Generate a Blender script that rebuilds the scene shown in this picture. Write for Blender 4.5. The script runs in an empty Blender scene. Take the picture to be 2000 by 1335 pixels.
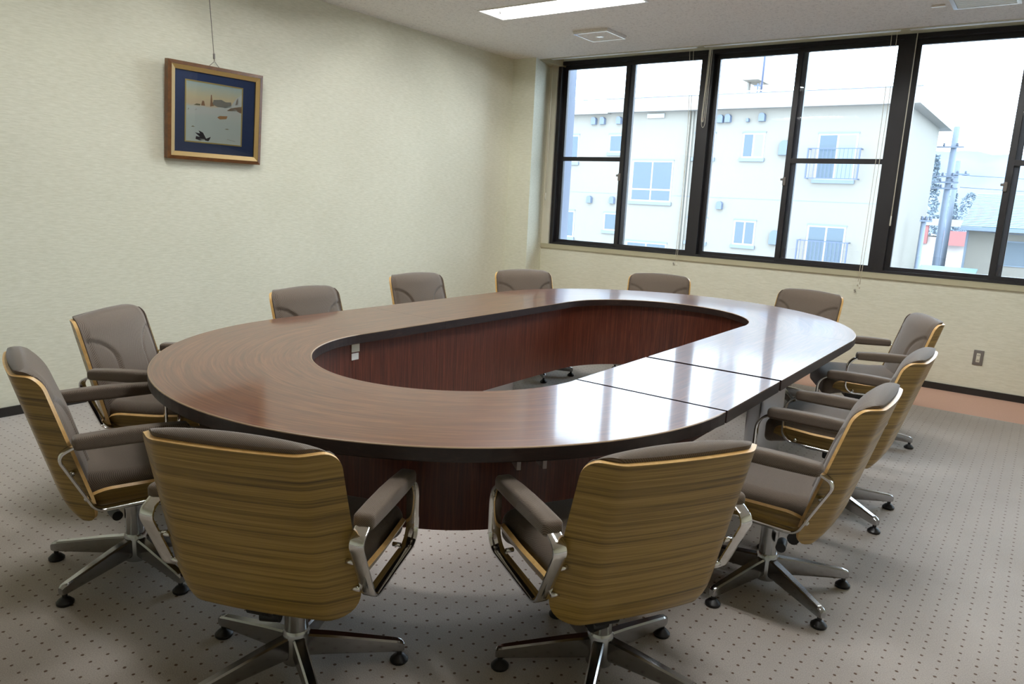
import bpy, bmesh, math, random
from mathutils import Vector, Matrix
random.seed(7)
PI = math.pi
scene = bpy.context.scene
C = scene.collection

# ------------------------------------------------------------------ camera
cam_d = bpy.data.cameras.new('camera'); cam = bpy.data.objects.new('camera', cam_d); C.objects.link(cam)
R_ = Vector((0.80438, 0.59219, 0.04777)); U_ = Vector((-0.15140, 0.12657, 0.98033)); F_ = Vector((-0.57450, 0.79580, -0.19147))
cam.matrix_world = Matrix(((R_.x, U_.x, -F_.x, 2.0108), (R_.y, U_.y, -F_.y, -3.3233), (R_.z, U_.z, -F_.z, 1.3726), (0, 0, 0, 1)))
cam_d.sensor_width = 36.0; cam_d.lens = 1434.59 / 2000 * 36.0
cam_d.clip_start = 0.05; cam_d.clip_end = 3000
scene.camera = cam

# ------------------------------------------------------------------ sky, exposure
SKY = 8.8
LAMP = 108.0
world = bpy.data.worlds.new('overcast_sky'); scene.world = world; world.use_nodes = True
bg = world.node_tree.nodes['Background']; bg.inputs[0].default_value = (0.72, 0.86, 1.0, 1); bg.inputs[1].default_value = SKY
try: world.cycles.sampling_method = 'NONE'
except Exception: pass
vs = scene.view_settings
vs.view_transform = 'Standard'; vs.look = 'None'; vs.gamma = 1.0; vs.use_curve_mapping = False; vs.exposure = 0.06
try:
    scene.cycles.max_bounces = 8; scene.cycles.diffuse_bounces = 6; scene.cycles.glossy_bounces = 4; scene.cycles.transparent_max_bounces = 16
    scene.cycles.caustics_reflective = False; scene.cycles.caustics_refractive = False
    scene.cycles.sample_clamp_indirect = 4.0; scene.cycles.use_light_tree = False; scene.cycles.adaptive_threshold = .04
except Exception: pass

# ------------------------------------------------------------------ materials
def srgb(r, g, b):
    f = lambda c: ((c / 255) / 12.92 if c / 255 <= .04045 else (((c / 255) + .055) / 1.055) ** 2.4)
    return (f(r), f(g), f(b), 1)
class NT:
    def __init__(s, name):
        s.m = bpy.data.materials.new(name); s.m.use_nodes = True; s.t = s.m.node_tree
        s.b = s.t.nodes['Principled BSDF']
    def n(s, typ, **kw):
        nd = s.t.nodes.new(typ)
        for k, v in kw.items():
            if k.startswith('i_'):
                key = k[2:]; key = int(key) if key.isdigit() else key.replace('_', ' ')
                nd.inputs[key].default_value = v
            else: setattr(nd, k, v)
        return nd
    def l(s, a, b): s.t.links.new(a, b)
    def coords(s, scale=(1, 1, 1), kind='Object'):
        tc = s.n('ShaderNodeTexCoord'); mp = s.n('ShaderNodeMapping'); mp.inputs['Scale'].default_value = scale
        s.l(tc.outputs[kind], mp.inputs[0]); return mp.outputs[0]
    def noise(s, vec, scale=5, detail=4, rough=.5, dist=0):
        nd = s.n('ShaderNodeTexNoise'); nd.inputs['Scale'].default_value = scale; nd.inputs['Detail'].default_value = detail
        nd.inputs['Roughness'].default_value = rough; nd.inputs['Distortion'].default_value = dist
        if vec is not None: s.l(vec, nd.inputs['Vector'])
        return nd.outputs['Fac']
    def ramp(s, fac, stops):
        nd = s.n('ShaderNodeValToRGB'); el = nd.color_ramp.elements
        while len(el) < len(stops): el.new(.5)
        for e, (p, c) in zip(el, stops): e.position = p; e.color = c
        s.l(fac, nd.inputs[0]); return nd.outputs[0]
    def math(s, op, a, b=None):
        nd = s.n('ShaderNodeMath', operation=op)
        for i, v in enumerate((a, b)):
            if v is None: continue
            if isinstance(v, (int, float)): nd.inputs[i].default_value = v
            else: s.l(v, nd.inputs[i])
        return nd.outputs[0]
    def mix(s, fac, a, b):
        nd = s.n('ShaderNodeMix', data_type='RGBA')
        for i, v in ((0, fac), (6, a), (7, b)):
            if isinstance(v, (int, float, tuple)): nd.inputs[i].default_value = v
            else: s.l(v, nd.inputs[i])
        return nd.outputs[2]
    def bump(s, h, strength=.2, dist=.01):
        nd = s.n('ShaderNodeBump'); nd.inputs['Strength'].default_value = strength; nd.inputs['Distance'].default_value = dist
        s.l(h, nd.inputs['Height']); s.l(nd.outputs[0], s.b.inputs['Normal'])
    def color(s, c):
        if isinstance(c, tuple): s.b.inputs['Base Color'].default_value = c
        else: s.l(c, s.b.inputs['Base Color'])
    def set(s, **kw):
        for k, v in kw.items():
            s.b.inputs[k.replace('_', ' ')].default_value = v
def plain(name, col, rough=.5, metal=0, spec=.5, **kw):
    t = NT(name); t.color(col); t.set(Roughness=rough, Metallic=metal, Specular_IOR_Level=spec)
    t.color(t.mix(t.math('MULTIPLY', t.noise(t.coords(), 9, 3), .18), col, tuple(c * .75 for c in col[:3]) + (1,)))
    if kw: t.set(**kw)
    return t.m

def m_wallpaper():
    t = NT('wallpaper'); v = t.coords((3, 3, 22)); n1 = t.noise(v, 6, 4, .6); n2 = t.noise(t.coords(), 1.3, 2)
    f = t.math('ADD', t.math('MULTIPLY', n1, .7), t.math('MULTIPLY', n2, .3))
    t.color(t.ramp(f, [(.35, srgb(217, 216, 195)), (.65, srgb(233, 232, 214))])); t.set(Roughness=.85, Specular_IOR_Level=.2)
    t.bump(n1, .25, .004); return t.m
def m_ceiling():
    t = NT('ceiling_board'); v = t.coords(); n1 = t.noise(v, 190, 3, .6); n2 = t.noise(v, 45, 4, .7)
    f = t.math('ADD', t.math('MULTIPLY', n1, .5), t.math('MULTIPLY', n2, .5))
    t.color(t.ramp(f, [(.35, srgb(172, 166, 158)), (.45, srgb(226, 222, 215)), (.6, srgb(234, 230, 223))])); t.set(Roughness=.95, Specular_IOR_Level=.1)
    t.bump(f, .4, .004); return t.m
def m_carpet():
    t = NT('dotted_carpet'); tc = t.n('ShaderNodeTexCoord'); sp = t.n('ShaderNodeSeparateXYZ')
    wob = t.n('ShaderNodeTexNoise'); wob.inputs['Scale'].default_value = 60; t.l(tc.outputs['Object'], wob.inputs['Vector'])
    t.l(tc.outputs['Object'], sp.inputs[0])
    P_ = .0492
    def fr(o, off):
        a = t.math('ADD', t.math('DIVIDE', t.math('ADD', o, off), P_), 200.0)
        return t.math('SUBTRACT', t.math('FRACT', a), .5)
    fx = fr(sp.outputs[0], -.095 + P_ / 2); fy = fr(sp.outputs[1], 1.241 + P_ / 2)
    d = t.math('SQRT', t.math('ADD', t.math('MULTIPLY', fx, fx), t.math('MULTIPLY', fy, fy)))
    d = t.math('ADD', d, t.math('MULTIPLY', t.math('SUBTRACT', wob.outputs['Fac'], .5), .12))
    mask = t.ramp(d, [(.075, (1, 1, 1, 1)), (.115, (0, 0, 0, 1))])
    pile = t.noise(t.coords(), 260, 2, .7); big = t.noise(t.coords(), 1.4, 3)
    base = t.ramp(t.math('ADD', t.math('MULTIPLY', pile, .6), t.math('MULTIPLY', big, .4)), [(.34, srgb(160, 150, 141)), (.62, srgb(199, 189, 180))])
    t.color(t.mix(mask, base, srgb(98, 72, 52))); t.set(Roughness=.95, Specular_IOR_Level=.15, Sheen_Weight=.7, Sheen_Roughness=.35)
    t.bump(pile, .5, .004); return t.m
def m_border():
    t = NT('plain_border_carpet'); p = t.noise(t.coords(), 220, 4, .7)
    t.color(t.ramp(p, [(.35, srgb(198, 158, 138)), (.65, srgb(220, 182, 162))])); t.set(Roughness=.8, Specular_IOR_Level=.3); t.bump(p, .3, .003); return t.m
def wood(name, cols, scale, coat=0, rough=.3, kind='Object', dist=1.5, spec=.5):
    t = NT(name); v = t.coords(scale, kind); n1 = t.noise(v, 1, 5, .62, dist); n2 = t.noise(v, 4.3, 3, .6)
    f = t.math('ADD', t.math('MULTIPLY', n1, .72), t.math('MULTIPLY', n2, .28))
    t.color(t.ramp(f, cols)); t.set(Roughness=rough, Specular_IOR_Level=spec, Coat_Weight=coat, Coat_Roughness=.08, Coat_IOR=1.5)
    t.bump(n2, .03, .001); return t.m
M = {}
M['wall'] = m_wallpaper(); M['ceil'] = m_ceiling(); M['carpet'] = m_carpet(); M['border'] = m_border()
M['base'] = plain('dark_vinyl_base', srgb(34, 30, 27), .5)
M['top'] = wood('table_top_veneer', [(.30, srgb(80, 44, 28)), (.5, srgb(107, 62, 39)), (.68, srgb(134, 87, 57))], (2.2, 55, 55), coat=.62, rough=.3, spec=.2)
def wood_ring(name, cols):
    t = NT(name); tc = t.n('ShaderNodeTexCoord'); sp = t.n('ShaderNodeSeparateXYZ'); t.l(tc.outputs['Object'], sp.inputs[0])
    x, y = sp.outputs[0], sp.outputs[1]; th = t.math('ARCTAN2', y, x); r = t.math('SQRT', t.math('ADD', t.math('MULTIPLY', x, x), t.math('MULTIPLY', y, y)))
    cb = t.n('ShaderNodeCombineXYZ'); t.l(t.math('MULTIPLY', th, 2.0), cb.inputs[0]); t.l(t.math('MULTIPLY', r, 55.0), cb.inputs[1])
    n1 = t.noise(cb.outputs[0], 1, 7, .62, 1.5); n2 = t.noise(cb.outputs[0], 4.3, 5, .6)
    t.color(t.ramp(t.math('ADD', t.math('MULTIPLY', n1, .72), t.math('MULTIPLY', n2, .28)), cols)); t.set(Roughness=.3, Specular_IOR_Level=.2, Coat_Weight=.62, Coat_Roughness=.08, Coat_IOR=1.5)
    t.bump(n2, .03, .001); return t.m
TOPC = [(.30, srgb(80, 44, 28)), (.5, srgb(107, 62, 39)), (.68, srgb(134, 87, 57))]
M['topring'] = wood_ring('table_end_veneer', TOPC)
M['skirt'] = wood('table_skirt_veneer', [(.28, srgb(50, 22, 15)), (.5, srgb(88, 42, 28)), (.7, srgb(122, 66, 44))], (60, 60, 2.0), coat=.15, rough=.4)
M['edge'] = wood('table_edge_band', [(.3, srgb(26, 18, 16)), (.55, srgb(42, 28, 24)), (.75, srgb(70, 54, 48))], (9, 9, 40), rough=.38)
M['worn'] = plain('worn_edge_line', srgb(176, 150, 122), .4)
M['ply'] = wood('plywood_veneer', [(.30, srgb(80, 61, 23)), (.43, srgb(124, 97, 41)), (.55, srgb(154, 123, 58)), (.72, srgb(180, 147, 80))], (1.3, 1.3, 120), coat=.10, rough=.38, dist=.35)
M['plyedge'] = wood('plywood_edge', [(.3, srgb(206, 156, 88)), (.7, srgb(238, 200, 134))], (14, 14, 14), rough=.4)
def m_fabric():
    t = NT('brown_weave'); v = t.coords((1, 1, 1)); w = t.n('ShaderNodeTexWave', wave_type='BANDS', bands_direction='DIAGONAL'); w.inputs['Scale'].default_value = 110; w.inputs['Distortion'].default_value = .6
    t.l(v, w.inputs['Vector']); n = t.noise(v, 400, 3); f = t.math('ADD', t.math('MULTIPLY', w.outputs['Fac'], .5), t.math('MULTIPLY', n, .5))
    big = t.noise(v, 6, 3)
    c = t.ramp(f, [(.25, srgb(86, 75, 65)), (.7, srgb(125, 111, 98))])
    t.color(t.mix(t.math('MULTIPLY', big, .25), c, srgb(98, 88, 78))); t.set(Roughness=.85, Specular_IOR_Level=.25, Sheen_Weight=.3, Sheen_Roughness=.4)
    t.bump(f, .35, .0015); return t.m
M['fabric'] = m_fabric()
M['piping'] = plain('dark_piping', srgb(100, 87, 78), .8)
def m_metal(name, col, rough, aniso=0):
    t = NT(name); t.set(Metallic=1.0); t.color(col)
    t.set(Roughness=rough); t.color(t.mix(t.math('MULTIPLY', t.noise(t.coords(), 7, 2), .2), col, tuple(c * .85 for c in col[:3]) + (1,))); return t.m
M['chrome'] = m_metal('chrome', (.78, .77, .75, 1), .1)
M['alu'] = m_metal('cast_aluminium', (.44, .44, .44, 1), .2)
M['steel'] = m_metal('grey_steel', (.6, .6, .62, 1), .35)
M['black'] = plain('black_plastic', srgb(26, 25, 25), .45)
M['frame'] = plain('black_window_frame', srgb(36, 34, 36), .38)
M['framealu'] = plain('dark_bronze_track', srgb(92, 92, 104), .4)
M['white'] = plain('white_plastic', srgb(238, 238, 234), .4)
M['gloss'] = plain('glossy_white_plastic', srgb(240, 240, 238), .14, 0, .8, Coat_Weight=1.0, Coat_Roughness=.08); M['offwhite'] = plain('ivory_enamel', srgb(226, 222, 204), .45)
M['cream'] = plain('cream_sill', srgb(190, 184, 154), .5)
M['grey'] = plain('grey_plate', srgb(120, 114, 108), .5)
M['cord'] = plain('white_cord', srgb(230, 226, 208), .7)
M['reflector'] = plain('lamp_reflector', srgb(244, 244, 240), .3)
def m_emit(name, col, s):
    t = NT(name); t.color((1, 1, 1, 1)); t.b.inputs['Emission Color'].default_value = col; t.b.inputs['Emission Strength'].default_value = s; return t.m
M['tube'] = m_emit('fluorescent_tube', (.965, .98, .985, 1), LAMP)
def m_glass(name, tint=(1, 1, 1, 1), ior=1.5):
    t = NT(name); t.t.nodes.remove(t.b); out = [n for n in t.t.nodes if n.type == 'OUTPUT_MATERIAL'][0]
    tr = t.n('ShaderNodeBsdfTransparent'); tr.inputs[0].default_value = tint; gl = t.n('ShaderNodeBsdfGlossy'); gl.inputs['Roughness'].default_value = .005
    fr = t.n('ShaderNodeFresnel'); fr.inputs[0].default_value = ior; mx = t.n('ShaderNodeMixShader')
    t.l(fr.outputs[0], mx.inputs[0]); t.l(tr.outputs[0], mx.inputs[1]); t.l(gl.outputs[0], mx.inputs[2]); t.l(mx.outputs[0], out.inputs[0]); return t.m
M['glass'] = m_glass('clear_window_glass', (.96, .985, 1, 1))
M['pictureglass'] = m_glass('picture_glass', (1, 1, 1, 1), 1.35)

# ------------------------------------------------------------------ mesh helpers
def add_box(bm, x0, x1, y0, y1, z0, z1, mi=0):
    vs_ = [bm.verts.new((x, y, z)) for z in (z0, z1) for y in (y0, y1) for x in (x0, x1)]
    for q in ((0, 2, 3, 1), (4, 5, 7, 6), (0, 1, 5, 4), (2, 6, 7, 3), (0, 4, 6, 2), (1, 3, 7, 5)):
        f = bm.faces.new([vs_[i] for i in q]); f.material_index = mi
    return vs_
def rbox(bm, cx, cy, cz, sx, sy, sz, r, n=5, mi=0, fn=None):
    """rounded box: full sizes sx sy sz, corner radius r"""
    h = Vector((sx / 2, sy / 2, sz / 2)); inn = Vector((max(h.x - r, 0), max(h.y - r, 0), max(h.z - r, 0))); cache = {}
    def samples(hh, ii):
        k = n; rr = hh - ii; s = [-hh + rr * (1 - math.cos(PI / 2 * i / k)) for i in range(k + 1)]
        mid = 3
        t = [-ii + 2 * ii * j / (mid + 1) for j in range(1, mid + 1)] if ii > 1e-6 else []
        return s + t + [-q for q in reversed(s)] if ii > 1e-6 else s + [-q for q in reversed(s)][1:]
    S = [samples(h[i], inn[i]) for i in range(3)]
    def V(p):
        key = (round(p.x, 6), round(p.y, 6), round(p.z, 6))
        if key in cache: return cache[key]
        c = Vector([max(-inn[i], min(inn[i], p[i])) for i in range(3)]); d = p - c
        q = c + d.normalized() * r if d.length > 1e-9 else p
        q = q + Vector((cx, cy, cz))
        if fn: q = fn(q)
        cache[key] = bm.verts.new(q); return cache[key]
    for ax in range(3):
        a, b = [(1, 2), (2, 0), (0, 1)][ax]
        for sgn in (-1, 1):
            for i in range(len(S[a]) - 1):
                for j in range(len(S[b]) - 1):
                    ps = []
                    for (u, w) in ((i, j), (i + 1, j), (i + 1, j + 1), (i, j + 1)):
                        p = Vector((0, 0, 0)); p[ax] = sgn * h[ax]; p[a] = S[a][u]; p[b] = S[b][w]; ps.append(V(p))
                    if sgn < 0: ps.reverse()
                    if len(set(ps)) >= 3:
                        uq = []
                        for q in ps:
                            if q not in uq: uq.append(q)
                        try: f = bm.faces.new(uq); f.material_index = mi
                        except ValueError: pass
def add_cyl(bm, p0, p1, r0, r1=None, n=16, mi=0, cap=True):
    r1 = r0 if r1 is None else r1; p0, p1 = Vector(p0), Vector(p1); d = (p1 - p0).normalized()
    a = d.orthogonal().normalized(); b = d.cross(a)
    A = [bm.verts.new(p0 + (a * math.cos(2 * PI * i / n) + b * math.sin(2 * PI * i / n)) * r0) for i in range(n)]
    B = [bm.verts.new(p1 + (a * math.cos(2 * PI * i / n) + b * math.sin(2 * PI * i / n)) * r1) for i in range(n)]
    for i in range(n):
        f = bm.faces.new((A[i], A[(i + 1) % n], B[(i + 1) % n], B[i])); f.material_index = mi
    if cap:
        bm.faces.new(list(reversed(A))).material_index = mi; bm.faces.new(B).material_index = mi
def add_lathe(bm, c, prof, n=20, mi=0):
    rings = []
    for r, z in prof:
        rings.append([bm.verts.new((c[0] + r * math.cos(2 * PI * i / n), c[1] + r * math.sin(2 * PI * i / n), c[2] + z)) for i in range(n)])
    for k in range(len(rings) - 1):
        for i in range(n):
            bm.faces.new((rings[k][i], rings[k][(i + 1) % n], rings[k + 1][(i + 1) % n], rings[k + 1][i])).material_index = mi
    bm.faces.new(list(reversed(rings[0]))).material_index = mi; bm.faces.new(rings[-1]).material_index = mi
def add_tube(bm, pts, r, n=6, mi=0):
    pts = [Vector(p) for p in pts]; rings = []
    a = None
    for i, p in enumerate(pts):
        d = (pts[min(i + 1, len(pts) - 1)] - pts[max(i - 1, 0)]).normalized()
        a = (d.orthogonal() if a is None else (a - d * a.dot(d))).normalized(); b = d.cross(a)
        rings.append([bm.verts.new(p + (a * math.cos(2 * PI * k / n) + b * math.sin(2 * PI * k / n)) * r) for k in range(n)])
    for i in range(len(rings) - 1):
        for k in range(n): bm.faces.new((rings[i][k], rings[i][(k + 1) % n], rings[i + 1][(k + 1) % n], rings[i + 1][k])).material_index = mi
    bm.faces.new(list(reversed(rings[0]))).material_index = mi; bm.faces.new(rings[-1]).material_index = mi
def add_prism(bm, poly, z0, z1, mi=0, side=None):
    A = [bm.verts.new((x, y, z0)) for x, y in poly]; B = [bm.verts.new((x, y, z1)) for x, y in poly]
    n = len(poly)
    bm.faces.new(list(reversed(A))).material_index = mi; bm.faces.new(B).material_index = mi
    for i in range(n): bm.faces.new((A[i], A[(i + 1) % n], B[(i + 1) % n], B[i])).material_index = mi if side is None else side
def obj(name, bm, mats, parent=None, smooth=False, loc=None, rz=0, fixn=True):
    if fixn: bmesh.ops.recalc_face_normals(bm, faces=bm.faces[:])
    me = bpy.data.meshes.new(name); bm.to_mesh(me); bm.free()
    for m in (mats if isinstance(mats, (list, tuple)) else [mats]): me.materials.append(M[m] if isinstance(m, str) else m)
    if smooth is True:
        for p in me.polygons: p.use_smooth = True
    o = bpy.data.objects.new(name, me); C.objects.link(o)
    if parent: o.parent = parent
    if loc: o.location = loc
    o.rotation_euler.z = rz
    if smooth == 'auto':
        for p in me.polygons: p.use_smooth = True
        try: me.set_sharp_from_angle(angle=math.radians(38))
        except Exception: pass
    return o
def BM(): return bmesh.new()
def boxobj(name, mats, parent, *bs):
    bm = BM()
    for b in bs: add_box(bm, *b)
    return obj(name, bm, mats, parent)
def tag(o, label, cat, group=None):
    o['label'] = label; o['category'] = cat
    if group: o['group'] = group
    return o
def thing(name, label, cat, loc=(0, 0, 0), rz=0, group=None):
    o = bpy.data.objects.new(name, None); C.objects.link(o); o.location = loc; o.rotation_euler.z = rz
    o.empty_display_size = .1
    return tag(o, label, cat, group)
def struct(o, label=None):
    o['kind'] = 'structure'
    if label: o['label'] = label
    return o

# ------------------------------------------------------------------ the room
XL, XR, YN, YW, ZC = -2.714, 4.3, -6.0, 3.524, 2.762
struct(boxobj('floor', 'carpet', None, (XL - .2, XR + .2, YN - .2, 2.785, -.2, 0)), 'beige carpet with a grid of small brown dots')
struct(boxobj('floor_border', 'border', None, (XL - .2, XR + .2, 2.785, 3.75, -.2, 0)), 'plain pinkish brown floor strip along the window wall')
FIX = [(fx, fy) for fy in (1.45, -1.30, -4.10) for fx in (-1.16, 1.35)]
FL, FW = .625, .150
bm = BM(); xc = sorted([XL - .2, XR + .2] + [v for fx in (-1.16, 1.35) for v in (fx - FL, fx + FL)]); yc = sorted([YN - .2, 3.11] + [v for fy in (1.45, -1.30, -4.10) for v in (fy - FW, fy + FW)])
for i in range(len(xc) - 1):
    for j in range(len(yc) - 1):
        if i % 2 == 1 and j % 2 == 1: continue
        add_box(bm, xc[i], xc[i + 1], yc[j], yc[j + 1], ZC, ZC + .19)
add_box(bm, XL - .2, XR + .2, YN - .2, 3.75, ZC + .19, ZC + .22)
struct(obj('ceiling', bm, 'ceil'), 'speckled grey white acoustic ceiling')
struct(boxobj('wall_left', 'wall', None, (XL - .2, XL, YN - .2, 3.75, 0, ZC)), 'cream wallpapered wall with the hanging picture')
struct(boxobj('wall_right', 'wall', None, (XR, XR + .2, YN - .2, 3.75, 0, ZC)), 'cream wallpapered wall out of frame')
struct(boxobj('wall_near', 'wall', None, (XL, XR, YN - .2, YN, 0, ZC)), 'cream wallpapered wall behind the viewpoint')
bm = BM(); add_box(bm, XL, XR, YW, 3.74, 0, .856); add_box(bm, XL, XR, YW + .02, 3.74, 2.811, ZC + .19); add_box(bm, XL, -2.52, YW, 3.74, .856, 2.811); add_box(bm, 4.16, XR, YW, 3.74, .856, 2.811)
struct(obj('wall_window', bm, 'wall'), 'yellowish cream wall below the windows')
bm = BM(); add_prism(bm, [(XL, 3.01), (-2.432, 3.01), (-2.60, YW), (XL, YW)], 0, ZC)
struct(obj('wall_pillar', bm, 'wall'), 'wallpapered corner pillar beside the window')
struct(boxobj('baseboard_left', 'base', None, (XL, XL + .012, YN, 3.01, 0, .054)), 'dark baseboard')
struct(boxobj('baseboard_window', 'base', None, (-2.6, XR, YW - .012, YW, 0, .054)), 'dark baseboard')
struct(boxobj('baseboard_right', 'base', None, (XR - .012, XR, YN, YW, 0, .054)), 'dark baseboard')
struct(boxobj('baseboard_near', 'base', None, (XL, XR, YN, YN + .012, 0, .054)), 'dark baseboard')
bm = BM(); add_box(bm, -2.60, 4.2, 3.505, 3.60, .858, .898); add_box(bm, -2.60, 4.2, 3.503, 3.60, .8985, .904)
o = struct(obj('trim_1', bm, 'cream'), 'cream window sill')
struct(boxobj('trim_2', 'offwhite', None, (-2.60, -2.505, 3.52, 3.60, .904, 2.811)), 'pale strip between pillar and window frame')
struct(boxobj('trim_3', 'cream', None, (-2.45, XR, 3.100, 3.112, ZC - .004, ZC + .19)), 'edge trim of the blind recess')
struct(boxobj('trim_4', 'cream', None, (XL - .2, -2.45, 3.1125, 3.75, ZC + .0005, ZC + .1895), (4.2, XR + .2, 3.1125, 3.75, ZC + .0005, ZC + .1895)), 'end blocks of the blind recess')
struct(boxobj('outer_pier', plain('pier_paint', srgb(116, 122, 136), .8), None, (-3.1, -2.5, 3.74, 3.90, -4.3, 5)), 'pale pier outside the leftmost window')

# windows: outer frame, two sliding sashes with panes, latch
def ring(bm, x0, x1, z0, z1, w, y0, y1, wb=None, wt=None):
    wb = w if wb is None else wb; wt = w if wt is None else wt
    add_box(bm, x0, x0 + w, y0, y1, z0, z1); add_box(bm, x1 - w, x1, y0, y1, z0, z1)
    add_box(bm, x0 + w, x1 - w, y0, y1, z0, z0 + wb); add_box(bm, x0 + w, x1 - w, y0, y1, z1 - wt, z1)
def window(i, x0, x1, railed):
    bm = BM(); ring(bm, x0, x1, .904, 2.811, .04, 3.532, 3.65, .022, .036)
    w = struct(obj('window_%d' % i, bm, 'frame'), 'black framed sliding window with two sashes')
    mid = (x0 + x1) / 2
    for side in (0, 1):
        a, b = ((x0 + .038, mid + .042), (mid - .042, x1 - .038))[side]
        y0 = (3.592, 3.552)[side]
        bm = BM(); ring(bm, a, b, .924, 2.777, .045, y0, y0 + .034, .034, .042)
        s = obj('sash', bm, 'frame', w)
        rail = side == railed
        zr = 1.820
        if rail: boxobj('mid_rail', 'frame', s, (a + .045, b - .045, y0 + .002, y0 + .032, zr - .021, zr + .021))
        for (z0, z1) in (((.958, zr - .021), (zr + .021, 2.735)) if rail else ((.958, 2.735),)):
            boxobj('pane', 'glass', s, (a + .040, b - .040, y0 + .015, y0 + .019, z0 - .004, z1 + .004))
    boxobj('track', 'framealu', w, (mid - .036, mid + .036, 3.5865, 3.5915, .93, 2.77))
    bm = BM(); rbox(bm, mid - .03, 3.545, 1.64, .028, .02, .075, .007, 3); rbox(bm, mid - .048, 3.538, 1.655, .03, .012, .02, .005, 3)
    obj('latch', bm, 'grey', w, True)
window(1, -2.497, -.83, 0); window(2, -.83, .834, 1); window(3, .834, 2.5, 1); window(4, 2.5, 4.16, 1)  # the last one is out of view, added for the daylight it lets in

# ------------------------------------------------------------------ raised venetian blinds with cords
def blind(x0, x1, label, cords, wand, loop=None):
    t = thing('venetian_blind', label, 'blind', ((x0 + x1) / 2, 3.30, 2.87))
    def P_(x, y, z): return (x - (x0 + x1) / 2, y - 3.30, z - 2.87)
    def bx(name, m, a): 
        p, q = P_(a[0], a[2], a[4]), P_(a[1], a[3], a[5]); return boxobj(name, m, t, (p[0], q[0], p[1], q[1], p[2], q[2]))
    bx('head_rail', 'offwhite', (x0, x1, 3.275, 3.325, 2.905, 2.95))
    for k in range(9): bx('slat', 'offwhite', (x0 + .01, x1 - .01, 3.280, 3.320, 2.812 + k * .0095, 2.8145 + k * .0095))
    bx('bottom_rail', 'white', (x0 + .005, x1 - .005, 3.282, 3.318, 2.790, 2.806))
    for (xt, xb, y, zb) in cords:
        bm = BM(); add_tube(bm, [P_(xt + (xb - xt) * s, 3.30 + (y - 3.30) * min(1, s * 3), 2.91 + (zb - 2.91) * s) for s in [i / 8 for i in range(9)]], .0022)
        c = obj('lift_cord', bm, 'cord', t, True)
        bm = BM(); p = P_(xb, y, zb); add_cyl(bm, (p[0], p[1], p[2] - .035), (p[0], p[1], p[2]), .006, .003, 8); obj('cord_tassel', bm, 'cord', c, True)
    if wand:
        xw, y, z0 = wand
        bm = BM(); add_cyl(bm, P_(xw, y, z0), P_(xw, y, 2.91), .0042, .0035, 8); o = obj('tilt_wand', bm, 'cord', t, True)
        bm = BM(); add_cyl(bm, P_(xw, y, z0 - .03), P_(xw, y, z0 + .05), .0065, .005, 8); obj('wand_grip', bm, 'cord', o, True)
    if loop:
        xl, y, zb = loop
        for k, (w, zz) in enumerate(((.035, zb), (.016, zb + .05), (.010, zb + .045))):
            pts = []
            for i in range(25):
                s = i / 24; ang = s * PI
                if s < .4: q = s / .4; pts.append((xl + .025 - .01 * k - (w + .006 * k) * q, 2.90 + (zz + .05 - 2.90) * q))
                elif s < .6: q = (s - .4) / .2 * PI; pts.append((xl - .0 - .01 * k + .025 - w - .006 * k + (1 - math.cos(q)) * w * .5, zz + .05 - math.sin(q) * .05))
                else: q = (s - .6) / .4; pts.append((xl + .025 - .01 * k - .006 * k + .008 * q, zz + .05 + (2.90 - zz - .05) * q))
            bm = BM(); add_tube(bm, [P_(px, y + .004 * k, pz) for px, pz in pts], .0022); obj('gathered_cord', bm, 'cord', t, True)
GB = 'raised blinds in the window recess'
blind(-2.44, -.86, 'raised white blind above the leftmost window, lift cords at its right end', [(-.905, -.945, 3.42, .84), (-.945, -.925, 3.42, .84)], (-2.505, 3.42, 1.40), None)
blind(-.80, .80, 'raised white blind above the middle window, gathered cord loop at its left end', [(.735, .718, 3.42, .82), (.775, .735, 3.42, .80)], None, (-.79, 3.40, 2.10))
blind(.86, 2.46, 'raised white blind above the window with the utility pole view, long tilt wand', [], (.90, 3.42, 1.33), None)
def hook(x, z, label):
    bm = BM(); pts = [(x + .007 * math.cos(a), YW - .010, z + .006 + .006 * math.sin(a)) for a in [PI * .1 + i * PI * 1.3 / 10 for i in range(11)]]
    pts += [(x - .0, YW - .010, z - .001)] + [(x + .007 * math.sin(a), YW - .010, z - .008 + .006 * math.cos(a)) for a in [.3 + i * PI * 1.2 / 9 for i in range(10)]]
    add_tube(bm, pts, .0018)
    add_cyl(bm, (x, YW - .014, z), (x, YW, z), .004, .004, 8)
    tag(obj('cord_hook', bm, 'grey', None, True), label, 'hook', 'cord hooks on the window wall')
hook(-1.0, .815, 'tiny wall hook under the leftmost window'); hook(.685, .735, 'tiny wall hook under the middle window')

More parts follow.
